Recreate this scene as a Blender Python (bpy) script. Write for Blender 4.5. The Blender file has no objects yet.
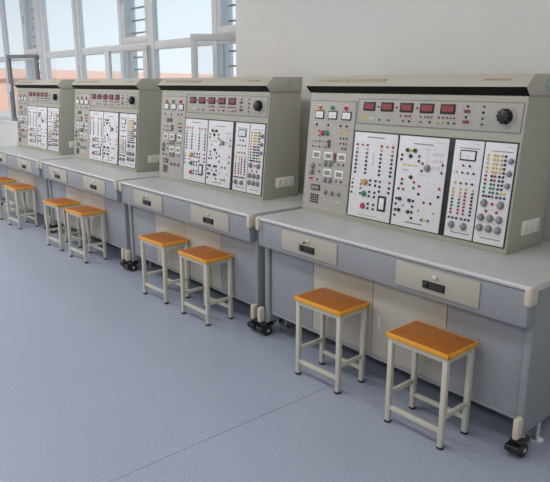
import bpy, bmesh, math, random
from mathutils import Vector, Matrix
random.seed(7)
SC = bpy.context.scene
COL = SC.collection
R = math.radians

# ------------------------------------------------------------------ materials
def mat(name, col, rough=0.5, metal=0.0, noise=0.0, nscale=40.0, bump=0.0, spec=0.5, coat=0.0, emit=None, estr=0.0):
    m = bpy.data.materials.new(name); m.use_nodes = True
    nt = m.node_tree; b = nt.nodes['Principled BSDF']
    b.inputs['Base Color'].default_value = (*col, 1)
    b.inputs['Roughness'].default_value = rough
    b.inputs['Metallic'].default_value = metal
    b.inputs['Specular IOR Level'].default_value = spec
    b.inputs['Coat Weight'].default_value = coat
    if emit:
        b.inputs['Emission Color'].default_value = (*emit, 1); b.inputs['Emission Strength'].default_value = estr
    if noise > 0 or bump > 0:
        tc = nt.nodes.new('ShaderNodeTexCoord'); nz = nt.nodes.new('ShaderNodeTexNoise')
        nz.inputs['Scale'].default_value = nscale; nz.inputs['Detail'].default_value = 4
        nt.links.new(tc.outputs['Object'], nz.inputs['Vector'])
        if noise > 0:
            r = nt.nodes.new('ShaderNodeValToRGB')
            r.color_ramp.elements[0].position = 0.3; r.color_ramp.elements[1].position = 0.7
            r.color_ramp.elements[0].color = (*[c*(1-noise) for c in col], 1)
            r.color_ramp.elements[1].color = (*[min(1, c*(1+noise)) for c in col], 1)
            nt.links.new(nz.outputs['Fac'], r.inputs['Fac']); nt.links.new(r.outputs['Color'], b.inputs['Base Color'])
        if bump > 0:
            bp = nt.nodes.new('ShaderNodeBump'); bp.inputs['Strength'].default_value = bump; bp.inputs['Distance'].default_value = 0.002
            nt.links.new(nz.outputs['Fac'], bp.inputs['Height']); nt.links.new(bp.outputs['Normal'], b.inputs['Normal'])
    return m

def floor_mat():
    m = mat('floor_vinyl', (.23, .27, .35), .27, spec=0.5)
    nt = m.node_tree; b = nt.nodes['Principled BSDF']
    tc = nt.nodes.new('ShaderNodeTexCoord')
    n1 = nt.nodes.new('ShaderNodeTexNoise'); n1.inputs['Scale'].default_value = 90; n1.inputs['Detail'].default_value = 6; n1.inputs['Roughness'].default_value = .75
    n2 = nt.nodes.new('ShaderNodeTexNoise'); n2.inputs['Scale'].default_value = 1.3; n2.inputs['Detail'].default_value = 3
    r = nt.nodes.new('ShaderNodeValToRGB')
    e = r.color_ramp.elements
    e[0].position = .32; e[0].color = (.285, .328, .43, 1)
    e[1].position = .68; e[1].color = (.415, .462, .565, 1)
    mx = nt.nodes.new('ShaderNodeMix'); mx.data_type = 'RGBA'; mx.blend_type = 'MULTIPLY'; mx.inputs['Factor'].default_value = .25
    r2 = nt.nodes.new('ShaderNodeValToRGB'); r2.color_ramp.elements[0].color = (.7, .7, .72, 1); r2.color_ramp.elements[1].color = (1, 1, 1, 1)
    L = nt.links.new
    L(tc.outputs['Object'], n1.inputs['Vector']); L(tc.outputs['Object'], n2.inputs['Vector'])
    L(n1.outputs['Fac'], r.inputs['Fac']); L(n2.outputs['Fac'], r2.inputs['Fac'])
    L(r.outputs['Color'], mx.inputs['A']); L(r2.outputs['Color'], mx.inputs['B']); L(mx.outputs['Result'], b.inputs['Base Color'])
    return m

def wood_mat():
    m = mat('seat_wood', (.4, .14, .03), .42, spec=0.35)
    nt = m.node_tree; b = nt.nodes['Principled BSDF']; L = nt.links.new
    tc = nt.nodes.new('ShaderNodeTexCoord'); mp = nt.nodes.new('ShaderNodeMapping'); mp.inputs['Scale'].default_value = (3, 30, 3)
    n = nt.nodes.new('ShaderNodeTexNoise'); n.inputs['Scale'].default_value = 3.2; n.inputs['Detail'].default_value = 6; n.inputs['Distortion'].default_value = .6
    r = nt.nodes.new('ShaderNodeValToRGB'); e = r.color_ramp.elements
    e[0].position = .28; e[0].color = (.33, .105, .018, 1); e[1].position = .72; e[1].color = (.43, .145, .025, 1)
    L(tc.outputs['Object'], mp.inputs['Vector']); L(mp.outputs['Vector'], n.inputs['Vector']); L(n.outputs['Fac'], r.inputs['Fac']); L(r.outputs['Color'], b.inputs['Base Color'])
    return m

def glass_mat():
    m = bpy.data.materials.new('window_glass'); m.use_nodes = True
    nt = m.node_tree; nt.nodes.clear(); L = nt.links.new
    o = nt.nodes.new('ShaderNodeOutputMaterial'); t = nt.nodes.new('ShaderNodeBsdfTransparent'); g = nt.nodes.new('ShaderNodeBsdfGlossy')
    t.inputs['Color'].default_value = (.95, .97, .97, 1); g.inputs['Roughness'].default_value = .02
    lw = nt.nodes.new('ShaderNodeLayerWeight'); f = nt.nodes.new('ShaderNodeMath'); f.operation = 'POWER'; f.inputs[1].default_value = 5.0; x = nt.nodes.new('ShaderNodeMixShader')
    f2 = nt.nodes.new('ShaderNodeMath'); f2.operation = 'MULTIPLY_ADD'; f2.inputs[1].default_value = .7; f2.inputs[2].default_value = .03
    L(lw.outputs['Facing'], f.inputs[0]); L(f.outputs[0], f2.inputs[0]); L(f2.outputs[0], x.inputs['Fac']); L(t.outputs[0], x.inputs[1]); L(g.outputs[0], x.inputs[2]); L(x.outputs[0], o.inputs['Surface'])
    return m

M = dict(
    floor=floor_mat(), wood=wood_mat(), glass=glass_mat(),
    pier=mat('pier_grey', (.755, .745, .72), .85, noise=.015, nscale=3),  # slightly darker and greyer than the wall colour
    wall=mat('wall_paint', (.81, .79, .755), .85, noise=.015, nscale=3),
    seam=mat('vinyl_seam', (.20, .225, .27), .5, noise=.05, nscale=60),
    ceil=mat('ceiling_paint', (.86, .86, .85), .9, noise=.01, nscale=3),
    frame=mat('window_aluminium', (.72, .72, .73), .45, noise=.02, nscale=8),
    framedark=mat('frame_groove_backlit', (.20, .20, .22), .5, noise=.02, nscale=8),  # groove strips; also the left open sash, its backlit darkness put in the colour
    bar=mat('guard_bar_paint', (.30, .33, .36), .5, noise=.02, nscale=20),
    top=mat('laminate_top', (.45, .455, .45), .33, noise=.06, nscale=180),
    topedge=mat('laminate_edge', (.57, .58, .60), .3, noise=.02, nscale=60),
    grey=mat('powder_grey', (.295, .31, .335), .45, noise=.02, nscale=60),
    side=mat('powder_side_grey', (.275, .295, .305), .45, noise=.02, nscale=60),
    beige=mat('powder_beige', (.45, .43, .365), .45, noise=.02, nscale=60),
    guard=mat('rubber_beige', (.62, .56, .46), .55, noise=.03, nscale=60),
    black=mat('black_plastic', (.012, .012, .013), .4, noise=.05, nscale=30),
    rubber=mat('black_rubber', (.02, .02, .022), .6, noise=.05, nscale=30),
    chrome=mat('chrome', (.85, .85, .85), .38, metal=1, noise=.02, nscale=30),
    house=mat('console_beige', (.415, .408, .335), .45, noise=.02, nscale=50),
    hoodm=mat('console_hood_beige', (.50, .48, .405), .45, noise=.02, nscale=50),
    panel=mat('console_panel', (.44, .42, .385), .45, noise=.03, nscale=70),
    smoke=mat('smoked_cover', (.009, .008, .006), .6, spec=.2, noise=.05, nscale=30),
    white=mat('white_module', (.74, .745, .78), .4, noise=.015, nscale=60),
    print=mat('printed_grey', (.22, .22, .24), .6, noise=.03, nscale=60),
    printlt=mat('printed_pale', (.55, .55, .56), .6, noise=.03, nscale=60),
    rail=mat('black_rail', (.015, .016, .016), .5, noise=.04, nscale=60),
    outlet=mat('outlet_white', (.78, .77, .72), .4, noise=.01, nscale=60),
    knob=mat('knob_grey', (.27, .27, .275), .4, noise=.05, nscale=80),
    lcd=mat('lcd_grey', (.26, .25, .22), .4, noise=.05, nscale=80),
    led=mat('led_window', (.22, .035, .04), .35, noise=.06, nscale=80, emit=(.9, .1, .12), estr=.05),
    face=mat('meter_face', (.80, .81, .82), .35, noise=.01, nscale=80),
    seatedge=mat('seat_edge_band', (.84, .38, .025), .42, noise=.05, nscale=40),
    cream=mat('stool_cream', (.58, .56, .47), .42, noise=.02, nscale=60),
    red=mat('socket_red', (.42, .015, .035), .4, noise=.04, nscale=80),
    maroon=mat('socket_maroon', (.30, .02, .06), .4, noise=.04, nscale=80),
    brown=mat('switch_brown', (.20, .035, .03), .4, noise=.04, nscale=80),
    green=mat('socket_green', (.01, .16, .065), .4, noise=.04, nscale=80),
    yellow=mat('socket_yellow', (.66, .47, .06), .4, noise=.04, nscale=80),
    navy=mat('socket_navy', (.012, .018, .06), .4, noise=.04, nscale=80),
    sgrey=mat('socket_grey', (.30, .30, .33), .4, noise=.04, nscale=80),
    orange=mat('lamp_orange', (.68, .26, .03), .35, noise=.04, nscale=80),
    lampg=mat('lamp_green', (.015, .27, .11), .35, noise=.04, nscale=80),
    lampr=mat('lamp_red', (.55, .03, .06), .35, noise=.04, nscale=80),
    ltr=mat('orange_lettering', (.47, .29, .18), .5, noise=.03, nscale=80),
    ltrred=mat('red_lettering', (.50, .20, .16), .5, noise=.03, nscale=80),
    emb=mat('emblem_green', (.25, .50, .36), .5, noise=.03, nscale=80),
    emblt=mat('emblem_pale', (.48, .55, .60), .5, noise=.03, nscale=80),
    roof=mat('terracotta', (.74, .43, .33), .9, noise=.06, nscale=.3),
    ground=mat('outside_ground', (.50, .49, .46), .95, noise=.1, nscale=.2),
)

# ------------------------------------------------------------------ mesh helpers
class MB:
    """collects shapes into one mesh"""
    def __init__(self): self.bm = bmesh.new(); self.mats = []
    def mi(self, m):
        if m not in self.mats: self.mats.append(m)
        return self.mats.index(m)
    def _take(self, bm, m):
        i = self.mi(m)
        for f in bm.faces: f.material_index = i
        me = bpy.data.meshes.new('t'); bm.to_mesh(me); bm.free()
        self.bm.from_mesh(me); bpy.data.meshes.remove(me)
    def box(self, lo, hi, m, bev=0.0, seg=2, rot=None):
        bm = bmesh.new(); bmesh.ops.create_cube(bm, size=1)
        s = [hi[k]-lo[k] for k in range(3)]; c = [(hi[k]+lo[k])/2 for k in range(3)]
        for v in bm.verts: v.co = Vector((v.co.x*s[0], v.co.y*s[1], v.co.z*s[2]))
        if bev > 0: bmesh.ops.bevel(bm, geom=bm.edges[:], offset=min(bev, min(s)*.49), segments=seg, affect='EDGES', profile=.5)
        if rot: bmesh.ops.rotate(bm, verts=bm.verts, cent=(0, 0, 0), matrix=rot)
        bmesh.ops.translate(bm, verts=bm.verts, vec=c)
        self._take(bm, m); return self
    def cyl(self, p, q, r, m, n=16, r2=None, bev=0.0):
        p, q = Vector(p), Vector(q); d = q-p
        bm = bmesh.new(); bmesh.ops.create_cone(bm, cap_ends=True, segments=n, radius1=r, radius2=r if r2 is None else r2, depth=d.length)
        if bev > 0:
            es = [e for e in bm.edges if abs(e.verts[0].co.z-e.verts[1].co.z) < 1e-6]
            bmesh.ops.bevel(bm, geom=es, offset=bev, segments=2, affect='EDGES', profile=.5)
        rot = Vector((0, 0, 1)).rotation_difference(d.normalized()).to_matrix()
        bmesh.ops.rotate(bm, verts=bm.verts, cent=(0, 0, 0), matrix=rot)
        bmesh.ops.translate(bm, verts=bm.verts, vec=(p+q)/2)
        self._take(bm, m); return self
    def ring(self, c, axis, r, t, m, n=24, k=8):
        """torus, axis 'x' or 'z'"""
        bm = bmesh.new(); vs = []
        for i in range(n):
            a = 2*math.pi*i/n; row = []
            for j in range(k):
                b = 2*math.pi*j/k; rr = r+t*math.cos(b); h = t*math.sin(b)
                co = (rr*math.cos(a), rr*math.sin(a), h)
                if axis == 'x': co = (co[2], co[0], co[1])
                row.append(bm.verts.new(Vector(co)+Vector(c)))
            vs.append(row)
        for i in range(n):
            for j in range(k):
                bm.faces.new((vs[i][j], vs[(i+1) % n][j], vs[(i+1) % n][(j+1) % k], vs[i][(j+1) % k]))
        bmesh.ops.recalc_face_normals(bm, faces=bm.faces)
        self._take(bm, m); return self
    def prism(self, prof, x0, x1, m, bev=0.0, seg=2):
        """profile of (y, z) extruded along x"""
        bm = bmesh.new()
        a = [bm.verts.new((x0, y, z)) for y, z in prof]; b = [bm.verts.new((x1, y, z)) for y, z in prof]
        bm.faces.new(a); bm.faces.new(b[::-1]); n = len(prof)
        for i in range(n): bm.faces.new((a[i], b[i], b[(i+1) % n], a[(i+1) % n]))
        bmesh.ops.recalc_face_normals(bm, faces=bm.faces)
        if bev > 0: bmesh.ops.bevel(bm, geom=bm.edges[:], offset=bev, segments=seg, affect='EDGES', profile=.5)
        self._take(bm, m); return self
    def build(self, name, parent=None, loc=(0, 0, 0), rot=(0, 0, 0), smooth=True):
        me = bpy.data.meshes.new(name); self.bm.to_mesh(me); self.bm.free()
        for m in self.mats: me.materials.append(M[m])
        if smooth:
            me.polygons.foreach_set('use_smooth', [True]*len(me.polygons))
            try: me.set_sharp_from_angle(angle=R(40))
            except Exception: pass
        o = bpy.data.objects.new(name, me); COL.objects.link(o)
        o.location = loc; o.rotation_euler = rot
        if parent: o.parent = parent
        return o

def inst(src, name, parent, loc, rot=(0, 0, 0)):
    o = bpy.data.objects.new(name, src.data if hasattr(src, 'data') else src); COL.objects.link(o)
    o.location = loc; o.rotation_euler = rot; o.parent = parent
    return o
def empty(name, loc, rz=0):
    o = bpy.data.objects.new(name, None); COL.objects.link(o); o.location = loc; o.rotation_euler = (0, 0, rz); o.empty_display_size = .1
    return o
def tag(o, label, cat, group=None):
    o['label'] = label; o['category'] = cat
    if group: o['group'] = group
    return o
def struct(o): o['kind'] = 'structure'; return o
def copy_tree(o, parent=None):
    c = o.copy(); COL.objects.link(c)
    if parent: c.parent = parent
    for ch in list(o.children): copy_tree(ch, c)
    return c

# ------------------------------------------------------------------ the room
XL, XR, YF, ZC = -11.0, 6.0, -6.0, 3.4
WY = 1.15                                   # room face of the window wall
WXR, WZ0, WZ1 = -1.732, .94, 3.15           # right edge, sill and head of the window opening
YW = 1.30                                   # window plane
struct(MB().box((XL-.2, YF-.2, -.1), (XR+.2, 1.6, 0), 'floor').build('floor'))
struct(MB().box((.7815, YF, 0), (.7845, .9, .0006), 'seam').build('trim_2', smooth=False))   # welded seam of the vinyl
struct(MB().box((XL-.2, YF-.2, ZC), (XR+.2, 1.6, ZC+.1), 'ceil').build('ceiling'))
w = MB()
w.box((WXR, WY, 0), (XR, WY+.11, ZC), 'wall')                     # solid wall right of the window
w.box((WXR+.25, WY+.11, 0), (XR, WY+.3, ZC), 'wall')
w.box((XL, WY, 0), (WXR, WY+.3, WZ0), 'wall')                    # below the sill
w.box((XL, WY, WZ1), (WXR, WY+.3, ZC), 'wall')                   # above the head
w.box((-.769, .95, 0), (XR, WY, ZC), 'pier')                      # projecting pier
struct(w.build('wall_back', smooth=False))
struct(MB().box((XL-.2, YF, 0), (XL, WY+.3, ZC), 'wall').build('wall_left', smooth=False))
struct(MB().box((XR, YF, 0), (XR+.2, WY+.3, ZC), 'wall').build('wall_right', smooth=False))
struct(MB().box((XL-.2, YF-.2, 0), (XR+.2, YF, ZC), 'wall').build('wall_front', smooth=False))
struct(MB().box((XL, WY-.02, WZ0), (WXR-.002, WY+.10, WZ0+.02), 'ceil', .004).build('trim_1'))

# window frame: mullions (x0, x1), one transom, narrow columns with sashes that open inwards
win = struct(MB().box((XL+.01, YW-.03, WZ0+.001), (WXR+.2, YW+.03, WZ0+.07), 'frame', .004)
             .box((XL+.01, YW-.03, 3.08), (WXR+.2, YW+.03, WZ1-.001), 'frame', .004)
             .box((XL+.01, YW-.03, 1.968), (WXR+.2, YW+.03, 2.058), 'frame', .004)
             .build('window_1'))
MULL = [(-10.95, -10.85), (-9.95, -9.85), (-8.62, -8.50), (-6.95, -6.66), (-5.58, -5.38), (-3.52, -3.41), (-1.72, -1.60)]
mb = MB()
for a, b in MULL:
    wd = b-a
    if wd > .2:     # two frames side by side with a groove between
        c = (a+b)/2
        mb.box((a, YW-.04, WZ0+.07), (c-.01, YW+.028, 3.08), 'frame', .004).box((c-.01, YW-.02, WZ0+.07), (c+.01, YW+.02, 3.08), 'framedark').box((c+.01, YW-.04, WZ0+.07), (b, YW+.028, 3.08), 'frame', .004)
    else: mb.box((a, YW-.04, WZ0+.07), (b, YW+.028, 3.08), 'frame', .004)
NARROW = [(-7.58, -6.97), (-4.21, -3.52), (-2.24, -1.72)]
for a, b in NARROW: mb.box((a-.03, YW-.04, WZ0+.07), (a+.05, YW+.04, 3.08), 'frame', .004)
mb.build('mullion_frame', win)
def sash(name, a, b, z0, z1, y, rotz=0, pivot=None, fw=.075, m='frame'):
    """framed pane; local origin on its right-hand hinge line"""
    wd = b-a; s = MB()
    s.box((-wd, -.025, 0), (0, .025, fw), m, .004).box((-wd, -.025, z1-z0-fw), (0, .025, z1-z0), m, .004)
    s.box((-wd, -.025, fw), (-wd+fw, .025, z1-z0-fw), m, .004).box((-fw, -.025, fw), (0, .025, z1-z0-fw), m, .004)
    o = s.build(name, win, (b if not pivot else pivot[0], y if not pivot else pivot[1], z0), (0, 0, rotz))
    MB().box((-wd+fw, -.004, fw), (-fw, .004, z1-z0-fw), 'glass').build('pane', o, smooth=False)
    MB().box((-wd+.02, -.06, (z1-z0)*.45), (-wd+.05, -.025, (z1-z0)*.45+.12), 'frame', .008).build('handle', o)
    return o
for a, b in NARROW: sash('sash', a+.05, b, 2.058, 3.08, YW-.01, fw=.07)
sash('open_sash', 0, .47, WZ0+.08, 2.035, 0, R(55), (-1.76, 1.245), .06)
sash('open_sash', 0, .56, WZ0+.08, 2.02, 0, R(30), (-3.50, 1.235), .06)
sash('open_sash', 0, .56, WZ0+.08, 2.035, 0, R(33), (-6.95, 1.235), .05, 'framedark')  # backlit look painted in with a darker frame colour
def pane(a, b, z0, z1): MB().box((a, YW-.004, z0), (b, YW+.004, z1), 'glass').build('pane', win, smooth=False)
for a, b in [(-10.85, -9.95), (-9.85, -8.62), (-8.50, -7.61), (-6.62, -5.61), (-5.36, -4.24), (-3.41, -2.27)]:
    pane(a, b, WZ0+.07, 1.968); pane(a, b, 2.058, 3.08)
# fins and guard bars outside the narrow columns
for a, b in NARROW:
    f = MB()
    f.box((a-.02, YW+.042, WZ0), (a+.06, YW+.15, WZ1), 'frame', .004)
    f.build('outer_fin', win)
    for k in range(15):
        z = WZ0+.12+k*.14
        MB().box((a+.062, YW+.10, z), (b-.10, YW+.12, z+.016), 'bar').build('guard_bar', win)

# ------------------------------------------------------------------ outside
MB().box((-400, 1.7, -3.2), (150, 500, -3.0), 'ground').build('ground')['kind'] = 'structure'
bA, bB = Vector((-112.7, 33.3)), Vector((-170, 170))
d = (bB-bA).normalized(); ang = math.atan2(d.y, d.x); ln = (bB-bA).length
bd = empty('far_building', (bA.x, bA.y, -3.0), ang)
tag(bd, 'long low salmon-coloured building beyond the windows', 'building')
MB().box((0, 0, 0), (ln, 25, 5.5), 'roof').build('wall', bd, smooth=False)
MB().prism([(-1.2, 5.5), (-1.2, 5.9), (12, 7.6), (26, 5.9), (26, 5.5)], -1, ln+1, 'roof').build('roof', bd, smooth=False)

# ------------------------------------------------------------------ workbench
L_, H_, PITCH = 1.786, .80, 1.855
def make_bench():
    t = empty('workbench', (0, 0, 0))
    D = .78
    prof = [(0.012, .772), (.004, .776), (0, .784), (0, .790), (.004, .797), (.012, .80), (D, .80), (D, .772)]
    e = MB(); e.prism(prof, 0, L_, 'topedge'); tp = e.build('tabletop', t)
    me = tp.data; me.materials.append(M['top'])
    for p in me.polygons:
        if p.normal.z > .9 or p.normal.y > .9: p.material_index = 1
    # drawer rail under the top
    MB().box((.012, .008, .616), (L_-.012, .066, .7715), 'grey', .003).box((.012, .0055, .622), (.046, .012, .768), 'grey', .002)\
        .box((L_-.046, .0055, .622), (L_-.012, .012, .768), 'grey', .002).build('drawer_rail', t)
    for x0, x1 in ((.237, .689), (1.094, 1.554)):
        dr = MB().box((x0, .000, .640), (x1, .010, .760), 'beige', .002).build('drawer', t)
        xc = (x0+x1)/2-.006
        hm = MB()
        hm.box((xc-.062, -.0045, .664), (xc+.062, .0005, .702), 'black', .002)
        hm.box((xc-.022, -.010, .668), (xc+.056, -.004, .698), 'rubber', .003).box((xc-.056, -.010, .668), (xc-.030, -.004, .698), 'rubber', .003)
        hm.build('handle', dr)
        lk = MB().cyl((xc+.005, -.008, .729), (xc+.005, .001, .729), .011, 'chrome', 16, bev=.002).build('lock', dr)
        MB().box((xc+.004, -.026, .726), (xc+.006, -.007, .732), 'sgrey').box((xc-.001, -.036, .722), (xc+.011, -.024, .732), 'rubber', .003).build('key', dr) if x0 < 1 else None
    # side panels with a rounded front post
    for x0, x1 in ((-.004, .040), (L_-.044, L_-.006)):
        MB().box((x0, .064, .095), (x1, .74, .7715), 'side', .010, 3).build('side_panel', t)
    # cabinet body and its four front panels
    MB().box((.046, .092, .156), (L_-.046, .70, .7715), 'grey').box((.046, .082, .150), (L_-.046, .70, .170), 'grey', .002).build('cabinet_body', t)
    for x0, x1, m in ((.048, .428, 'grey'), (.432, .886, 'beige'), (.890, 1.346, 'beige'), (1.350, L_-.048, 'grey')):
        pn = MB().box((x0, .080, .172), (x1, .094, .7705), m, .002).build('front_panel', t)
        if m == 'beige' and x0 > .8:
            s = MB()
            for k in range(5): s.box((.930, .0788, .330+k*.0155), (.947, .0805, .341+k*.0155), 'printlt')
            s.build('sticker', pn, smooth=False)
    # rubber corner guards: two at the top edge, two at the feet
    for x0, x1 in ((-.006, .028), (L_-.028, L_+.006)):
        MB().box((x0, -.012, .712), (x1, .052, .7998), 'guard', .012, 3).build('corner_guard', t)
        MB().box((-.030 if x0 < 0 else L_-.032, .018, .088), (.002 if x0 < 0 else L_-.002, .066, .190), 'guard', .012, 3).build('foot_guard', t)
    # castors and levelling feet
    for x, s in ((-.002, 1), (L_-.020, -1)):
        for y, dy in ((.055, 1), (.66, 1)):
            c = MB().cyl((x, y+.03, .082), (x, y+.03, .095), .020, 'chrome', 14).build('caster_stem', None)
            c.name = 'caster'; c.parent = t
            f = MB(); f.box((x-.031, y-.016, .054), (x+.031, y+.066, .086), 'black', .012, 3)
            f.box((x-.035, y-.046, .030), (x+.035, y-.006, .062), 'black', .008, 3)
            f.build('fork', c)
            for dx in (-.024, .024):
                MB().cyl((x+dx-.011, y+.010, .0345), (x+dx+.011, y+.010, .0345), .0343, 'rubber', 24, bev=.005)\
                    .cyl((x+dx-.0122, y+.010, .0345), (x+dx+.0122, y+.010, .0345), .012, 'chrome', 16).build('wheel', c)
        for y in (.25, .56):
            MB().cyl((x, y, 0), (x, y, .006), .030, 'chrome', 24).cyl((x, y, .006), (x, y, .018), .030, 'chrome', 24, r2=.012)\
                .cyl((x, y, .010), (x, y, .0955), .008, 'chrome', 12).build('levelling_foot', t)
    return t
bench0 = make_bench()
bl = ['grey and beige lab workbench nearest the camera, whole right end in view',
      'second lab workbench from the camera, gap and paired beige corner guards at its right end',
      'third lab workbench from the camera, standing before the wide middle window',
      'farthest lab workbench, cut off by the left edge of the photo']
benches = [bench0]+[copy_tree(bench0) for _ in range(3)]
for k, b in enumerate(benches):
    b.location = (-k*PITCH, 0, 0); tag(b, bl[k], 'workbench', 'lab workbenches standing end to end in a row')

# ------------------------------------------------------------------ training console
XW = 1.445
K = .0716/.748; ALPHA = math.atan(K); CA = math.cos(ALPHA)
PR = (math.pi/2-ALPHA, 0, 0)
def on(x, h, d=0.0):   # point on the sloped front, d outwards
    return (x, K*h-d*CA, h+d*math.sin(ALPHA))
def plate(name, parent, x0, h0, x1, h1, m, th=.004, bev=.001, extra=None):
    """sloped plate, local origin at its lower left corner; x right, y up the slope, z outwards"""
    b = MB().box((0, 0, 0), (x1-x0, (h1-h0)/CA, th), m, bev)
    if extra: extra(b, lambda x, h: (x-x0, (h-h0)/CA), th)
    return b.build(name, parent, on(x0, h0), PR)

def meshes():
    d = {}
    def keep(key, b):
        o = b.build(key); d[key] = o.data; bpy.data.objects.remove(o)
    for c in ('red', 'maroon', 'green', 'yellow', 'navy', 'black', 'sgrey', 'orange'):
        for r in (.0052, .0063, .0074):
            keep('socket_%s_%d' % (c, r*1e4), MB().cyl((0, 0, 0), (0, 0, .005), r, c, 12, r2=r*.92).cyl((0, 0, .004), (0, 0, .0056), r*.38, c, 8))
    keep('knob', MB().cyl((0, 0, 0), (0, 0, .004), .019, 'knob', 20).cyl((0, 0, .004), (0, 0, .018), .016, 'knob', 20, r2=.0135, bev=.002).box((-.001, .002, .0175), (.001, .013, .0188), 'printlt'))
    keep('smallknob', MB().cyl((0, 0, 0), (0, 0, .003), .0145, 'knob', 18).cyl((0, 0, .003), (0, 0, .016), .012, 'knob', 18, r2=.010, bev=.002).box((-.001, .001, .0155), (.001, .010, .0168), 'printlt'))
    for c in ('orange', 'lampg', 'lampr'):
        keep('lamp_'+c, MB().cyl((0, 0, 0), (0, 0, .004), .0175, 'chrome', 20).cyl((0, 0, .004), (0, 0, .014), .0155, c, 20, r2=.011, bev=.003))
        keep('button_'+c, MB().cyl((0, 0, 0), (0, 0, .005), .0185, 'sgrey', 20).cyl((0, 0, .005), (0, 0, .013), .0150, c, 20, bev=.002))
    return d
MS = meshes()
CC = dict(r='red', m='maroon', g='green', y='yellow', n='navy', b='black', s='sgrey', o='orange')

def make_console():
    t = empty('training_console', (0, 0, 0))
    body = [(0, 0), (.0716*.7435/.748, .7435), (.360, .7435), (.342, 0)]
    MB().prism(body, 0, XW, 'house', .004).build('housing', t)
    hood = [(.0716, .7440), (.0326, .785), (.0991, .844), (.366, .844), (.360, .7440)]
    hd = MB().prism(hood, -.010, XW+.006, 'hoodm', .002).build('hood', t)
    # smoked strip on the underside of the hood
    dv = Vector((0, .0326-.0716, .785-.744)); nrm = Vector((0, -dv.z, dv.y)).normalized()   # outward: down and forward
    a = Vector((0, .0716, .744)); e = MB()
    q = [a+dv*.03+nrm*.0015, a+dv*.97+nrm*.0015, a+dv*.97-nrm*.004, a+dv*.03-nrm*.004]
    e.prism([(v.y, v.z) for v in q], -.008, XW+.004, 'smoke'); e.build('lamp_cover', t)
    # lettering on the slanted face of the hood
    tl = math.atan2(.059, .0665)
    def letters(name, txt, x0, x1, hc, m, shear):
        cu = bpy.data.curves.new('lt', 'FONT'); cu.body = txt; cu.size = .03; cu.extrude = .0004; cu.shear = shear
        o = bpy.data.objects.new('lt', cu); COL.objects.link(o)
        dg = bpy.context.evaluated_depsgraph_get(); me = bpy.data.meshes.new_from_object(o.evaluated_get(dg))
        bpy.data.objects.remove(o)
        xs = [v.co.x for v in me.vertices]; ys = [v.co.y for v in me.vertices]
        s = (x1-x0)/(max(xs)-min(xs)); mx, my = min(xs), (min(ys)+max(ys))/2
        for v in me.vertices: v.co = Vector(((v.co.x-mx)*s, (v.co.y-my)*s*.85, v.co.z+.0005))
        me.materials.clear(); me.materials.append(M[m]); me.name = name
        o = bpy.data.objects.new(name, me); COL.objects.link(o); o.parent = t
        u = (hc-.785)/.059
        o.location = (x0, .0326+.0665*u, hc); o.rotation_euler = (tl, 0, 0)
    letters('title_lettering', 'MY-208B电工电子实训考核装置', .075, .615, .815, 'ltr', .25)
    letters('maker_lettering', '上海茂育科教设备', 1.197, 1.352, .817, 'ltrred', .3)
    # emblem and power outlet on the right-hand side
    em = MB(); x = XW+.006
    for k in range(4):
        a0, a1 = k*math.pi/2, (k+1)*math.pi/2
        p = Vector((x, .230+.022*math.cos(a0), .795+.030*math.sin(a0))); q2 = Vector((x, .230+.022*math.cos(a1), .795+.030*math.sin(a1)))
        em.cyl(p, q2, .0028, 'emb', 8)
    em.box((x-.001, .226, .785), (x+.002, .234, .805), 'emblt'); em.build('emblem', t)
    x = XW
    ol = MB().box((x-.001, .122, .076), (x+.009, .293, .148), 'outlet', .004).build('power_outlet', t)
    for k in range(3):
        y = .157+k*.050
        MB().box((x+.0085, y-.018, .086), (x+.0105, y+.018, .138), 'outlet', .002).box((x+.0100, y-.008, .094), (x+.0110, y-.005, .106), 'print')\
            .box((x+.0100, y+.005, .094), (x+.0110, y+.008, .106), 'print').box((x+.0100, y-.0015, .114), (x+.0110, y+.0015, .125), 'print').build('socket_face', ol)

    socks = []       # (parent plate, x0, h0, thickness, x, h, colour, radius)
    def add(pl, x0, h0, th, pts, r=.0063):
        for x, h, c in pts: socks.append((pl, x0, h0, th, x, h, CC[c], r))
    def put(key, name, pl, x0, h0, th, x, h): return inst(MS[key], name, pl, (x-x0, (h-h0)/CA, th))
    def dev(name, pl, x0, h0, th, x, h, w_, hh, outer, inner, bw=.006, d_=.005, needle=False):
        b = MB(); X, Y = x-x0, (h-h0)/CA
        b.box((X-w_/2, Y-hh/2, th), (X+w_/2, Y+hh/2, th+d_), outer, .0012)
        b.box((X-w_/2+bw, Y-hh/2+bw, th+d_-.001), (X+w_/2-bw, Y+hh/2-bw, th+d_+.0006), inner)
        if needle:
            b.box((X-w_/2+bw*1.6, Y-.001, th+d_+.0005), (X+w_/2-bw*1.6, Y+.0008, th+d_+.0010), 'printlt')
            b.box((X-.001, Y-hh/2+bw, th+d_+.0005), (X+.001, Y-.001, th+d_+.0010), 'print')
        return b.build(name, pl)

    # --- left-hand control panel
    X0, H0, TH = .028, .032, .003
    def ex1(b, f, th):
        for h in (.571, .527, .432, .198):
            a0 = f(.05, h); a1 = f(.385, h+.0012); b.box((*a0, th-.001), (*a1, th+.0004), 'print')
        for xa in (.02,): pass
        w_, hh = .369, .665/CA
        for lo, hi in (((0, 0), (w_, .004)), ((0, hh-.004), (w_, hh)), ((0, 0), (.004, hh)), ((w_-.004, 0), (w_, hh))):
            b.box((*lo, th-.001), (*hi, th+.0008), 'printlt' if lo == (0, 0) else 'print')
        for x, h, w2 in ((.059, .497, .022), (.334, .510, .030)):
            a0 = f(x-w2/2, h-.008); a1 = f(x+w2/2, h+.008); b.box((*a0, th-.001), (*a1, th+.0008), 'yellow')
        for x in (.205, .26, .32):
            a0 = f(x-.016, .088); a1 = f(x+.016, .096); b.box((*a0, th-.001), (*a1, th+.0004), 'printlt')
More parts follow.
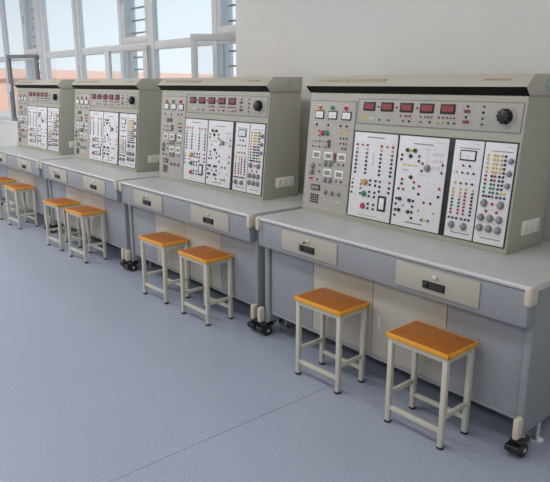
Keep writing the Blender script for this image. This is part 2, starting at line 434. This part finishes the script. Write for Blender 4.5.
    lp = plate('control_panel', t, X0, H0, .397, .697, 'panel', TH, .0008, ex1)
    A = (lp, X0, H0, TH)
    for x, c in ((.094, 'orange'), (.206, 'lampg'), (.318, 'lampr')): put('lamp_'+c, 'indicator_lamp', *A, x, .655)
    for x in (.097, .210, .326): dev('analogue_meter', *A, x, .611, .076, .050, 'black', 'face', .006, needle=True)
    add(*A, [(x, .550, 'b') for x in (.077, .179, .283, .335)], .0074)
    put('button_lampr', 'push_button', *A, .137, .501); put('button_lampg', 'push_button', *A, .176, .502)
    add(*A, [(.103, .513, 'g'), (.107, .484, 'g'), (.296, .509, 'y')], .0052)
    add(*A, [(x, .477, 'g') for x in (.293, .318, .345)]+[(x, .447, 'r') for x in (.294, .320, .344)]+[(.316, .418, 'b'), (.341, .418, 'b')], .0063)
    add(*A, [(.061, .449, 'y'), (.085, .449, 's'), (.118, .449, 'b'), (.150, .449, 's'), (.180, .450, 'g'), (.059, .415, 'm'), (.085, .415, 's'), (.118, .415, 'b'), (.150, .415, 's'), (.176, .414, 'b')], .0052)
    MB().box((.201-.009-X0, (.415-H0)/CA, TH), (.201+.009-X0, (.462-H0)/CA, TH+.006), 'brown', .001).build('fuse_holder', lp)
    for x, h in ((.102, .364), (.206, .364), (.319, .364), (.210, .261), (.309, .260)): dev('digital_meter', *A, x, h, .070, .048, 'face', 'lcd', .011)
    MB().box((.261-.008-X0, (.345-H0)/CA, TH), (.261+.008-X0, (.386-H0)/CA, TH+.006), 'brown', .001).build('rocker_switch', lp)
    for x, h in ((.074, .294), (.070, .253), (.186, .317), (.227, .318), (.194, .217), (.234, .218)): put('knob', 'knob', *A, x, h)
    for x in (.209, .264, .320): put('smallknob', 'knob', *A, x, .140)
    add(*A, [(.136, .303, 'm'), (.135, .262, 'b'), (.295, .318, 'm'), (.336, .319, 'b'), (.290, .216, 'r'), (.330, .217, 'b'), (.060, .213, 'r'), (.076, .213, 'r'), (.124, .211, 'b'), (.260, .334, 'b')], .0063)
    dev('lcd_display', *A, .114, .160, .080, .036, 'black', 'lcd', .007)
    kp = MB()
    for i in range(4):
        for j in range(4):
            x, h = .083+i*.0193, .113-j*.0152
            kp.box((x-.006-X0, (h-.005-H0)/CA, TH), (x+.006-X0, (h+.005-H0)/CA, TH+.004), 'rail', .001)
    kp.build('keypad', lp)

    # --- meter panel along the top
    X0, H0, TH = .410, .572, .003
    def ex2(b, f, th):
        w_, hh = 1.022, .142/CA
        for lo, hi in (((0, 0), (w_, .004)), ((0, hh-.004), (w_, hh)), ((0, 0), (.004, hh)), ((w_-.004, 0), (w_, hh))):
            b.box((*lo, th-.001), (*hi, th+.0008), 'print')
        for x in (.56, .70, .83, .95, 1.09, 1.19): b.box((*f(x, .578), th-.001), (*f(x+.0012, .708), th+.0004), 'printlt')
        b.box((*f(.445, .600), th-.001), (*f(.485, .614), th+.0006), 'yellow')
        b.box((*f(.50, .600), th-.001), (*f(.535, .614), th+.0006), 'printlt')
    mp = plate('meter_panel', t, X0, H0, 1.432, .714, 'panel', TH, .0008, ex2)
    A = (mp, X0, H0, TH)
    for x in (.497, .627, .762, .895, 1.024): dev('digital_display', *A, x, .672, .088, .050, 'black', 'led', .010)
    add(*A, [(x, .671, 'b') for x in (.565, .695, .832)]+[(x, .628, 'm') for x in (.726, .758, .775, .790, .859, .889, .910, .930, .975, 1.000, 1.023, 1.045, 1.066)], .0052)
    add(*A, [(.580, .600, 'g'), (.646, .600, 'g'), (.747, .600, 'r'), (.787, .600, 'b'), (.863, .601, 'r'), (.921, .601, 'b'), (.967, .601, 'y'), (1.000, .601, 'y'), (1.035, .602, 'g'), (1.070, .602, 'g'),
             (1.138, .688, 'b'), (1.134, .636, 'b'), (1.228, .690, 'r'), (1.227, .661, 'b'), (1.227, .633, 'g'), (1.227, .604, 'g')], .0063)
    for h in (.665, .613): MB().box((1.136-.016-X0, (h-.007-H0)/CA, TH), (1.136+.016-X0, (h+.007-H0)/CA, TH+.007), 'brown', .001).build('rocker_switch', mp)
    dl = MB(); cx, cy = 1.349-X0, (.647-H0)/CA
    dl.cyl((cx, cy, TH), (cx, cy, TH+.003), .056, 'house', 36).cyl((cx, cy, TH+.002), (cx, cy, TH+.0045), .052, 'panel', 36)
    dial = dl.build('regulator_dial', mp)
    kb = MB().cyl((cx, cy, TH+.004), (cx, cy, TH+.012), .036, 'black', 32, bev=.002).cyl((cx, cy, TH+.012), (cx, cy, TH+.038), .032, 'black', 32, r2=.028, bev=.003)
    for k in range(10):
        a0 = 2*math.pi*k/10; kb.cyl((cx+.032*math.cos(a0), cy+.032*math.sin(a0), TH+.010), (cx+.030*math.cos(a0), cy+.030*math.sin(a0), TH+.032), .006, 'black', 8)
    kb.box((cx-.0015, cy+.008, TH+.0375), (cx+.0015, cy+.030, TH+.0388), 'sgrey').build('dial_knob', dial)

    # --- black mounting rails behind the white modules
    plate('mounting_rail', t, .399, .028, 1.434, .532, 'rail', .003, .0008)
    BASE, MT = .003, .006
    def module(x0, x1, h0=.034, h1=.524, cap=None, foot=None, lines=()):
        def ex(b, f, th):
            for (xa, xb, h, hh, m) in lines: b.box((*f(xa, h-hh/2), th-.001), (*f(xb, h+hh/2), th+.0004), m)
        b = MB().box((0, 0, 0), (x1-x0, (h1-h0)/CA, MT), 'white', .001)
        ex(b, lambda x, h: (x-x0, (h-h0)/CA), MT)
        return b.build('circuit_module', t, on(x0, h0, BASE), PR), x0, h0, MT
    # first module: two fields of output sockets, lamps and a small meter
    ln = [(.510, .637, .499, .006, 'print'), (.500, .640, .051, .009, 'printlt'), (.565, .574, .375, .075, 'printlt'), (.565, .585, .322, .005, 'printlt'), (.425, .725, .265, .0012, 'printlt'), (.425, .725, .470, .0012, 'printlt'), (.425, .725, .068, .0012, 'printlt'), (.440, .475, .128, .0015, 'printlt'), (.442, .444, .085, .04, 'printlt'), (.452, .472, .158, .003, 'print')]
    for i in range(8):
        h = .4535-.0229*i
        ln += [(.452, .508, h, .001, 'printlt'), (.635, .694, h, .001, 'printlt')]
    A = module(.412, .730, lines=ln)
    colr = 'rygmnnbb'
    for i in range(8):
        h = .4535-.0229*i
        add(*A, [(.441, h, colr[i]), (.519, h, colr[i]), (.624, h, colr[i]), (.705, h, colr[i])], .0074)
    add(*A, [(.481, .4535, 's'), (.664, .4535, 's')], .0074)
    add(*A, [(.430, .249, 'y'), (.430, .227, 'b'), (.430, .203, 'r'), (.429, .172, 'b'), (.496, .249, 'y'), (.496, .227, 'g'), (.496, .203, 'r'), (.496, .173, 'b')], .0063)
    for h, c in ((.241, 'orange'), (.175, 'lampg'), (.103, 'lampr')): put('button_'+c, 'push_button', *A, .527, h)
    add(*A, [(x, h, 'b') for h in (.255, .230, .189, .164, .119, .094) for x in (.565, .605)], .0074)
    add(*A, [(.637, .255, 'r'), (.637, .227, 'n'), (.637, .200, 'n'), (.707, .256, 'r'), (.706, .226, 'b'), (.706, .200, 'b')], .0074)
    dev('panel_meter', *A, .666, .134, .058, .088, 'black', 'face', .012, needle=True)
    # second module: transistor circuits
    ln = [(.844, .967, .485, .006, 'print'), (.99, 1.04, .500, .003, 'printlt'), (.840, .955, .061, .007, 'print'), (.765, .86, .470, .0012, 'printlt'), (.900, .990, .463, .003, 'printlt'), (.765, .850, .325, .0012, 'printlt'), (.890, .960, .325, .003, 'printlt')]
    for i in range(4): ln.append((.783+i*.011, .787+i*.011, .341, .012, 'print'))
    for hh in (.438, .404, .367):
        for i in range(5): ln.append((.975+i*.015, .978+i*.015, hh, .018, 'print'))
    for i in range(5): ln.append((.930, .950, .455-i*.016, .004, 'printlt'))
    for x, h in ((.955, .285), (1.005, .285), (.955, .245), (1.005, .245), (.955, .20), (1.005, .16), (.96, .10), (1.02, .10)): ln.append((x-.004, x+.004, h, .010, 'printlt'))
    for x, h in ((.795, .368), (.829, .369), (.865, .369)): ln.append((x-.013, x+.013, h, .008, 'yellow'))
    for x0, x1, h in ((.78, .90, .43), (.78, .83, .40), (.845, .91, .385), (.77, .90, .26), (.80, .91, .23), (.77, .88, .165), (.77, .88, .135), (.80, .88, .10)): ln.append((x0, x1, h, .001, 'printlt'))
    A = module(.744, 1.060, lines=ln)
    dv2 = MB(); f = lambda x, h: (x-A[1], (h-A[2])/CA)
    for x in (.807, .857): dv2.cyl((*f(x, .449), MT), (*f(x, .449), MT+.008), .0105, 'black', 16)
    dv2.box((*f(.812, .443), MT), (*f(.852, .455), MT+.005), 'yellow', .001); dv2.build('relay', A[0])
    for x, h in ((.831, .418), (.847, .306), (.790, .182), (.855, .181), (.790, .120), (.854, .118)):
        MB().cyl((*f(x, h), MT), (*f(x, h), MT+.009), .0105, 'black', 16, bev=.002).cyl((*f(x, h), MT+.008), (*f(x, h), MT+.0095), .0045, 'green', 12).build('transistor_holder', A[0])
    put('knob', 'knob', *A, .947, .364)
    add(*A, [(.773, .421, 'm'), (.772, .396, 'b'), (.887, .421, 'm'), (.887, .396, 'b'), (.912, .385, 'r'), (.912, .346, 'g'), (1.039, .388, 'r'), (1.037, .347, 'g'),
             (.790, .289, 'm'), (.790, .265, 'n'), (.773, .236, 'b'), (.805, .237, 'r'), (.872, .281, 'r'), (.908, .264, 'r'), (.872, .250, 'g'), (1.035, .265, 'r'),
             (.909, .222, 'b'), (.766, .181, 'n'), (.765, .151, 'n'), (.765, .119, 'n'), (.765, .088, 'b'), (.879, .181, 'b'), (.878, .150, 'n'), (.878, .119, 'b'), (.879, .088, 'b'),
             (.949, .181, 'r'), (.992, .182, 'b'), (1.035, .223, 'b'), (.947, .088, 'g'), (.989, .089, 'g')], .0074)
    add(*A, [(1.017, .134, 'y'), (.920, .135, 'y'), (.965, .088, 'y'), (.815, .150, 's')], .0063)
    # third module: meter over a field of sockets
    ln = [(1.125, 1.240, .486, .004, 'print'), (1.20, 1.235, .508, .003, 'printlt'), (1.11, 1.235, .072, .003, 'printlt'), (1.13, 1.24, .060, .005, 'print'), (1.115, 1.235, .336, .0012, 'printlt'), (1.115, 1.235, .386, .0012, 'printlt'), (1.11, 1.245, .293, .0012, 'printlt')]
    A = module(1.096, 1.259, lines=ln)
    dev('panel_meter', *A, 1.180, .451, .090, .052, 'black', 'face', .006, needle=True)
    add(*A, [(1.159, .399, 'r'), (1.196, .399, 'b'), (1.125, .364, 'y'), (1.158, .364, 'g'), (1.190, .364, 'r'), (1.222, .364, 'n'), (1.125, .311, 'y'), (1.157, .311, 'g'), (1.189, .312, 'r'), (1.222, .312, 'n')], .0063)
    cs = ['yyygggrr', 'yyygggrr', 'yrrrrrrr', 'ybbbbbbb']
    for j, x in enumerate((1.119, 1.160, 1.191, 1.231)):
        add(*A, [(x, .281-.0175*i, cs[j][i]) for i in range(8)], .0063)
    add(*A, [(x, .133, 'n') for x in (1.114, 1.135, 1.158, 1.186, 1.208, 1.229)], .0063)
    for x in (1.134, 1.205): put('knob', 'knob', *A, x, .097)
    # fourth module: coloured rows over nine knobs
    ln = [(1.300, 1.415, .484, .004, 'print'), (1.38, 1.42, .508, .003, 'printlt'), (1.285, 1.40, .078, .003, 'printlt'), (1.30, 1.41, .062, .005, 'print'), (1.33, 1.36, .204, .0015, 'print'), (1.33, 1.36, .186, .0015, 'printlt'), (1.28, 1.41, .252, .0012, 'printlt'), (1.278, 1.412, .136, .0012, 'printlt')]
    A = module(1.267, 1.429, lines=ln)
    rows = ['yyyyn']*5+['rbrbb', 'rbrnb', 'gggnn', 'gggnn', 'ggggy', 'nnrnn']
    for i, rw in enumerate(rows):
        xs = (1.290, 1.322, 1.339, 1.362, 1.381)
        add(*A, [(x, .463-.0197*i, c) for x, c in zip(xs, rw)], .0063)
    add(*A, [(1.402, .266, 'n'), (1.400, .288, 'y'), (1.306, .266, 'n')], .0063)
    for x, h in ((1.411, .443), (1.410, .384), (1.409, .326)): put('smallknob', 'knob', *A, x, h)
    for x, h in ((1.300, .232), (1.388, .232), (1.294, .161), (1.343, .161), (1.392, .161), (1.294, .110), (1.343, .110), (1.392, .110)): put('knob', 'knob', *A, x, h)
    add(*A, [(1.344, .232, 'r'), (1.316, .194, 'r'), (1.373, .194, 'r')], .0074)

    # sockets: the hundred nearest and largest as parts, the rest as one part
    cam = Vector((2.892, -2.675, .792))
    socks.sort(key=lambda s: -s[7]/(Vector(on(s[4], s[5]))-cam).length)
    rest = bmesh.new(); mats = []
    for n_, (pl, x0, h0, th, x, h, c, r) in enumerate(socks):
        me = MS['socket_%s_%d' % (c, r*1e4)]
        if n_ < 100: inst(me, 'socket', pl, (x-x0, (h-h0)/CA, th))
        else:
            if c not in mats: mats.append(c)
            b2 = bmesh.new(); b2.from_mesh(me)
            for f_ in b2.faces: f_.material_index = mats.index(c)
            d_ = th+(BASE if pl.name.startswith('circuit') else 0)
            bmesh.ops.transform(b2, verts=b2.verts, matrix=Matrix.Translation(on(x, h, d_)) @ Matrix.Rotation(PR[0], 4, 'X'))
            tm = bpy.data.meshes.new('t'); b2.to_mesh(tm); b2.free(); rest.from_mesh(tm); bpy.data.meshes.remove(tm)
    me = bpy.data.meshes.new('socket_field'); rest.to_mesh(me); rest.free()
    for c in mats: me.materials.append(M[c])
    o = bpy.data.objects.new('socket_field', me); COL.objects.link(o); o.parent = t; o['kind'] = 'stuff'
    return t
con0 = make_console()
cl = ['nearest beige training console, on the workbench at the right, its front largest and clearest',
      'second training console from the camera, green emblem and white outlet on its right side',
      'third training console from the camera, in front of the wide middle window pane',
      'farthest training console, at the left edge beside the dark open window sash']
for k in range(4):
    c = con0 if k == 0 else copy_tree(con0)
    c.location = (-k*PITCH+.014, .365, H_); tag(c, cl[k], 'training console', 'training consoles standing on the workbenches')

# ------------------------------------------------------------------ stools
SA, SB, SH = .345, .233, .4685
def make_stool():
    t = empty('stool', (0, 0, 0))
    a, b = SA/2, SB/2
    MB().box((-a+.006, -b+.006, SH-.020), (a-.006, b-.006, SH-.0005), 'wood', .0015).build('seat', t)
    e = MB()
    e.box((-a, -b, SH-.024), (a, -b+.007, SH), 'seatedge', .003).box((-a, b-.007, SH-.024), (a, b, SH), 'seatedge', .003)
    e.box((-a, -b, SH-.024), (-a+.007, b, SH), 'seatedge', .003).box((a-.007, -b, SH-.024), (a, b, SH), 'seatedge', .003)
    e.build('edge_band', t)
    ix, iy, w_ = a-.022, b-.020, .0125
    f = MB()
    for y in (-iy, iy): f.box((-ix, y-.010, SH-.049), (ix, y+.010, SH-.0205), 'cream', .002)
    for x in (-ix, ix): f.box((x-.010, -iy, SH-.049), (x+.010, iy, SH-.0205), 'cream', .002)
    f.build('seat_frame', t)
    for x in (-ix, ix):
        for y in (-iy, iy):
            lg = MB().box((x-w_, y-w_, .010), (x+w_, y+w_, SH-.021), 'cream', .003).build('leg', t)
            MB().box((x-w_-.001, y-w_-.001, 0), (x+w_+.001, y+w_+.001, .013), 'rubber', .002).build('rubber_foot', lg)
    for y in (-iy, iy): MB().box((-ix+w_-.002, y-.008, .072), (ix-w_+.002, y+.008, .095), 'cream', .002).build('stretcher', t)
    for x in (-ix, ix): MB().box((x-.008, -iy+w_-.002, .145), (x+.008, iy-w_+.002, .168), 'cream', .002).build('stretcher', t)
    return t
st0 = make_stool()
SP = [(1.370, -.064, .005, 'wooden-seat stool nearest the camera, in front of the right-hand drawer of the nearest workbench'),
      (.7125, -.053, .03, 'wooden-seat stool second from the camera, in front of the left half of the nearest workbench'),
      (-.515, -.046, .018, 'right-hand stool of the two at the second workbench, third from the camera'),
      (-1.076, -.046, .035, 'left-hand stool of the two at the second workbench, fourth from the camera'),
      (-2.490, -.060, .05, 'right-hand stool of the two at the third workbench, fifth from the camera'),
      (-3.049, -.0655, .043, 'left-hand stool of the two at the third workbench, sixth from the camera'),
      (-4.271, -.067, .045, 'right-hand stool at the farthest workbench, fully in view near the left edge'),
      (-4.93, -.070, .048, 'farthest stool, cut off by the left edge of the photo')]
for k, (x, y, rz, lb) in enumerate(SP):
    s = st0 if k == 0 else copy_tree(st0)
    s.location = (x, y, 0); s.rotation_euler = (0, 0, rz); tag(s, lb, 'stool', 'stools standing along the workbenches')

# ------------------------------------------------------------------ camera
cd = bpy.data.cameras.new('camera'); cam = bpy.data.objects.new('camera', cd); COL.objects.link(cam)
cd.sensor_fit = 'HORIZONTAL'; cd.sensor_width = 36; cd.lens = 611.724/550*36; cd.clip_end = 1000; cd.clip_start = .05
r_, u_, b_ = (0.64547, 0.76379, 0.00185), (-0.19036, 0.15853, 0.96883), (0.73969, -0.6257, 0.24772)
cam.matrix_world = Matrix(((r_[0], u_[0], b_[0], 2.90571), (r_[1], u_[1], b_[1], -2.30952), (r_[2], u_[2], b_[2], 1.59204), (0, 0, 0, 1)))
SC.camera = cam

# ------------------------------------------------------------------ light
wd = bpy.data.worlds.new('sky'); SC.world = wd; wd.use_nodes = True
nt = wd.node_tree; bg = nt.nodes['Background']
tc = nt.nodes.new('ShaderNodeTexCoord'); sx = nt.nodes.new('ShaderNodeSeparateXYZ'); rp = nt.nodes.new('ShaderNodeValToRGB')
e = rp.color_ramp.elements
e[0].position = 0.0; e[0].color = (.86, .90, .96, 1)
e[1].position = .30; e[1].color = (.62, .77, .93, 1)
nt.links.new(tc.outputs['Generated'], sx.inputs[0]); nt.links.new(sx.outputs['Z'], rp.inputs['Fac']); nt.links.new(rp.outputs['Color'], bg.inputs['Color'])
bg.inputs['Strength'].default_value = 1.08
sl = bpy.data.lights.new('sun', 'SUN'); sl.energy = 3.3; sl.angle = R(3); sl.color = (1, .95, .88)
so = bpy.data.objects.new('sun', sl); COL.objects.link(so); so.rotation_euler = Vector((-.75, .45, -.55)).to_track_quat('-Z', 'Y').to_euler()
for x, ex in ((-7.5, 1.8), (-3.5, 1.55), (.5, .92), (4.0, .6)):  # unseen area lights added for fill under the ceiling, stronger towards the left
    for y, en in ((-4.2, 34*ex), (-1.6, 30*ex)):
        al = bpy.data.lights.new('ceiling_fill', 'AREA'); al.shape = 'RECTANGLE'; al.size = 2.4; al.size_y = .6; al.energy = en; al.color = (1, .97, .93)
        ao = bpy.data.objects.new('ceiling_fill', al); COL.objects.link(ao); ao.location = (x, y, ZC-.03)

SC.view_settings.view_transform = 'Standard'; SC.view_settings.look = 'None'; SC.view_settings.gamma = 1
SC.view_settings.use_curve_mapping = False; SC.view_settings.exposure = 0.15
SC.cycles.use_denoising = True
SC.cycles.max_bounces = 8; SC.cycles.diffuse_bounces = 5; SC.cycles.transparent_max_bounces = 12
SC.cycles.sample_clamp_indirect = 8
